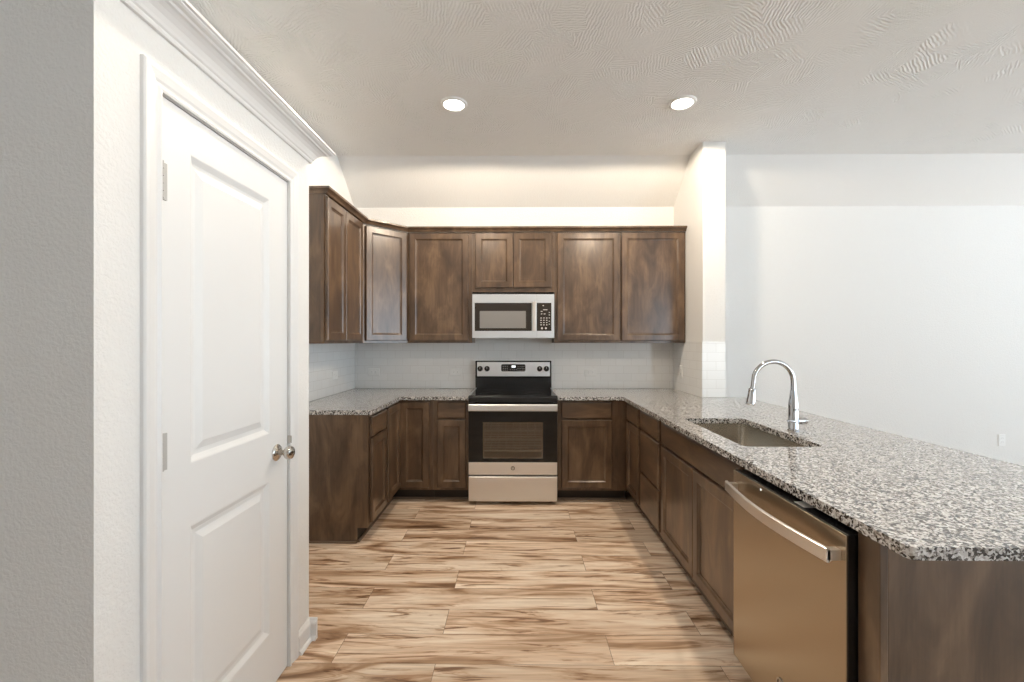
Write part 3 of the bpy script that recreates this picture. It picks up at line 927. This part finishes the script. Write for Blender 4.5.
mg.box(a0, c0_, 0.001, 0.020, b0, b1); mg.box(c1_, a1, 0.001, 0.020, b0, b1); mg.box(c0_, c1_, 0.001, 0.020, b0, d0_); mg.box(c0_, c1_, 0.001, 0.020, d1_, b1)
mg.obj('glass_border', M_MWGLASS, mdo)
box('window_screen', M_MWPANE, c0_ + 0.0005, c1_ - 0.0005, 0.0025, 0.018, d0_ + 0.0005, d1_ - 0.0005, mdo, 0)
hm = MB()
hx_ = x_(0.569)
hm.box(hx_ - 0.017, hx_ + 0.017, -0.036, -0.024, z_(0.335), z_(0.072))
hm.box(hx_ - 0.010, hx_ + 0.010, -0.024, -0.0003, z_(0.330), z_(0.312)); hm.box(hx_ - 0.010, hx_ + 0.010, -0.024, -0.0003, z_(0.100), z_(0.082))
hm.obj('door_handle', M_BARMETAL, mdo, 0.003)
cs = MB()
cs.box(x_(0.5935), x_(0.752), 0, 0.021, z_(0.080), z_(0)); cs.box(x_(0.5935), x_(0.752), 0, 0.021, z_(0.402), z_(0.338))
cs.box(x_(0.727), x_(0.752), 0, 0.021, z_(0.338), z_(0.080))
cp_ = cs.obj('control_fascia', M_STEEL, mw)
kp_ = box('keypad_panel', M_MWGLASS, x_(0.594), x_(0.7265), -0.0005, 0.020, z_(0.3375), z_(0.0805), mw, 0)
def mkey(u0, u1, v, h=0.007):
    key('key', x_(u0), x_(u1), -0.0014, -0.0006, z_(v + h), z_(v), kp_)
for v in (0.215, 0.236, 0.257, 0.278):
    for ci in range(3):
        mkey(0.625 + ci * 0.026, 0.625 + ci * 0.026 + 0.013, v, 0.008)
for v in (0.165, 0.188, 0.215, 0.245, 0.272):
    mkey(0.702, 0.712, v)
for u0, u1, v in ((0.628, 0.646, 0.155), (0.655, 0.672, 0.178), (0.630, 0.643, 0.178), (0.65, 0.69, 0.140), (0.645, 0.658, 0.102)):
    mkey(u0, u1, v)
for u in (0.640, 0.676):
    MB().lathe([(0, 0), (0.009, 0), (0.009, 0.0008), (0, 0.0008)], (x_(u), -0.0006, z_(0.313)), (0, -1, 0), 16).obj('round_key', M_KEYS, kp_)
box('bottom_vent', M_DKPLAS, -0.14, 0.14, 0.004, 0.30, 0.0005, 0.0115, mw, 0.001)
box('grease_filter', M_STEELY, 0.16, 0.34, 0.06, 0.28, 0.006, 0.0115, mw, 0.001)

# ------------------------------------------------------------------ dishwasher (faces -x)
DXF, DY_0, DY_1 = 0.884, 1.176, 1.782
dwr = thing('dishwasher', 'stainless front dishwasher with curved bar handle under peninsula', 'dishwasher', (DXF, DY_1, 0), -H)
wd = DY_1 - DY_0
box('door_panel', M_STEELY, 0.0, wd, 0.0, 0.005, 0.115, 0.866, dwr, 0.0015)
box('door_liner', M_BLACK, 0.004, wd - 0.001, 0.0055, 0.062, 0.110, 0.868, dwr, 0.002)
box('tub', M_DKPLAS, 0.010, wd - 0.006, 0.063, 0.640, 0.105, 0.862, dwr, 0.002)
box('toe_panel', M_BLACK, 0.004, wd - 0.004, 0.090, 0.105, 0.0, 0.104, dwr, 0.001)
box('mounting_bracket', M_HINGE, 0.365, 0.415, 0.014, 0.050, 0.8685, 0.8705, dwr, 0)
hb = MB()
prof_pts = []
n = 24
sec = []
for i in range(n + 1):
    tt = i / n
    xx = 0.016 + (wd - 0.032) * tt
    bow = -0.036 - 0.030 * math.sin(PI * tt)
    dy = -0.030 * PI * math.cos(PI * tt) / (wd - 0.032)
    sec.append((xx, bow))
L = []
for xx, yy in sec:
    L.append([(xx, yy - 0.006, 0.789), (xx, yy - 0.006, 0.823), (xx, yy - 0.003, 0.826), (xx, yy + 0.004, 0.826), (xx, yy + 0.006, 0.823), (xx, yy + 0.006, 0.789), (xx, yy + 0.004, 0.786), (xx, yy - 0.003, 0.786)])
hb.rings(L)
for xx in (0.016, wd - 0.038):
    hb.box(xx, xx + 0.022, -0.037, -0.0005, 0.792, 0.820)
hb.obj('bar_handle', M_BARMETAL, dwr, smooth=True)
em = MB()
ex, ez = DY_1 - 1.465, 0.240
rr_ = []
for r2, y2 in ((0.019, -0.0005), (0.019, -0.003), (0.0145, -0.003), (0.0145, -0.0005)):
    rr_.append([(ex + r2 * math.cos(2 * PI * q / 32), y2, ez + r2 * math.sin(2 * PI * q / 32)) for q in range(32)])
em.rings(rr_, closed=True)
for sg in (-1, 1):
    em.tube([(ex + sg * 0.0012 + sg * 0.008 * math.cos(t_) * 0.6, -0.0016, ez + 0.008 * math.sin(t_)) for t_ in [i * 0.5 for i in range(9)]], 0.0011, 6)
em.obj('round_emblem', M_CHROME, dwr)
MB().lathe([(0, 0), (0.004, 0), (0.004, 0.001), (0, 0.001)], (0.20, -0.0003, 0.852), (0, -1, 0), 12).obj('indicator_light', M_LCD, dwr)

# ------------------------------------------------------------------ outlets
def outlet(label, loc, rz, upright=False, group='white wall outlets'):
    o = thing('wall_outlet', label, 'outlet', loc, rz, group)
    hw_, hh = (0.036, 0.058) if upright else (0.058, 0.036)
    MB().rings([rect_xz(-hw_, hw_, -hh, hh, i, yy) for i, yy in ((0, -0.0005), (0, -0.003), (0.003, -0.006))]).obj('cover_plate', M_WPLAS, o)
    for s_ in (-1, 1):
        cx, cz_ = (0, s_ * 0.0195) if upright else (s_ * 0.0195, 0)
        a_, b_ = (0.017, 0.0145) if upright else (0.0145, 0.017)
        rc = MB().rings([[(cx + x, yy, cz_ + z) for x, z in rrect(-a_ + i, a_ - i, -b_ + i, b_ - i, 0.008, 4)] for i, yy in ((0, -0.0062), (0, -0.0075), (0.001, -0.0082))]).obj('receptacle', M_WPLAS, o)
        sl = MB()
        for q in (-1, 1):
            if upright: sl.box(cx + q * 0.006 - 0.001, cx + q * 0.006 + 0.001, -0.0088, -0.0083, cz_ - 0.002, cz_ + 0.006)
            else: sl.box(cx - 0.002, cx + 0.006, -0.0088, -0.0083, cz_ + q * 0.006 - 0.001, cz_ + q * 0.006 + 0.001)
        sl.obj('slots', M_SLOT, rc)
    return o
yo = YW - 0.008
outlet('white sideways outlet on back tiles near the left corner', (-1.435, yo, 1.078), 0)
outlet('white sideways outlet on back tiles just left of the range', (-0.612, yo, 1.080), 0)
outlet('white sideways outlet on back tiles right of the range', (0.735, yo, 1.076), 0)
outlet('white outlet on the side tiles of the wing wall', (XR - 0.008, 4.12, 1.10), -H, True)
outlet('white outlet on left side tiles under the left upper cabinets', (XL + 0.008, 3.86, 1.085), H, False)
outlet('white upright outlet low on the bare living room wall', (4.80, YW, 0.409), 0, True)

# ------------------------------------------------------------------ ceiling lights
def can(x, y, label, power=CAN_POWER):
    o = thing('ceiling_light', label, 'ceiling light', (x, y, ZC), 0, 'round recessed ceiling lights')
    L = []
    for r2, z2 in ((0.095, -0.0005), (0.095, -0.004), (0.090, -0.010), (0.074, -0.013), (0.070, -0.009), (0.070, -0.0005)):
        L.append([(r2 * math.cos(2 * PI * q / 48), r2 * math.sin(2 * PI * q / 48), z2) for q in range(48)])
    MB().rings(L, closed=True).obj('trim_ring', M_WPLAS, o, smooth=True)
    MB().lathe([(0, -0.0010), (0.0695, -0.0010), (0.0695, -0.008), (0.05, -0.0095), (0, -0.010)], (0, 0, 0), (0, 0, 1), 40).obj('lens', M_LENS, o, smooth=True)
    ld = bpy.data.lights.new('bulb', 'SPOT')
    ld.spot_size = math.radians(178)
    ld.spot_blend = 0.03
    ld.shadow_soft_size = 0.045
    ld.energy = power
    ld.color = CAN_COLOR
    lo = bpy.data.objects.new('bulb', ld)
    COL.objects.link(lo)
    lo.parent = o
    lo.location = (0, 0, -0.035)
    return o
can(-0.445, 3.07, 'lit round ceiling light left, toward the pantry side')
can(1.166, 3.07, 'lit round ceiling light right, near the wing wall')
can(-0.445, 1.00, 'lit round ceiling light overhead on the pantry side', CAN_POWER * 0.30)
can(1.166, 1.00, 'lit round ceiling light overhead above the peninsula', CAN_POWER * 0.72)
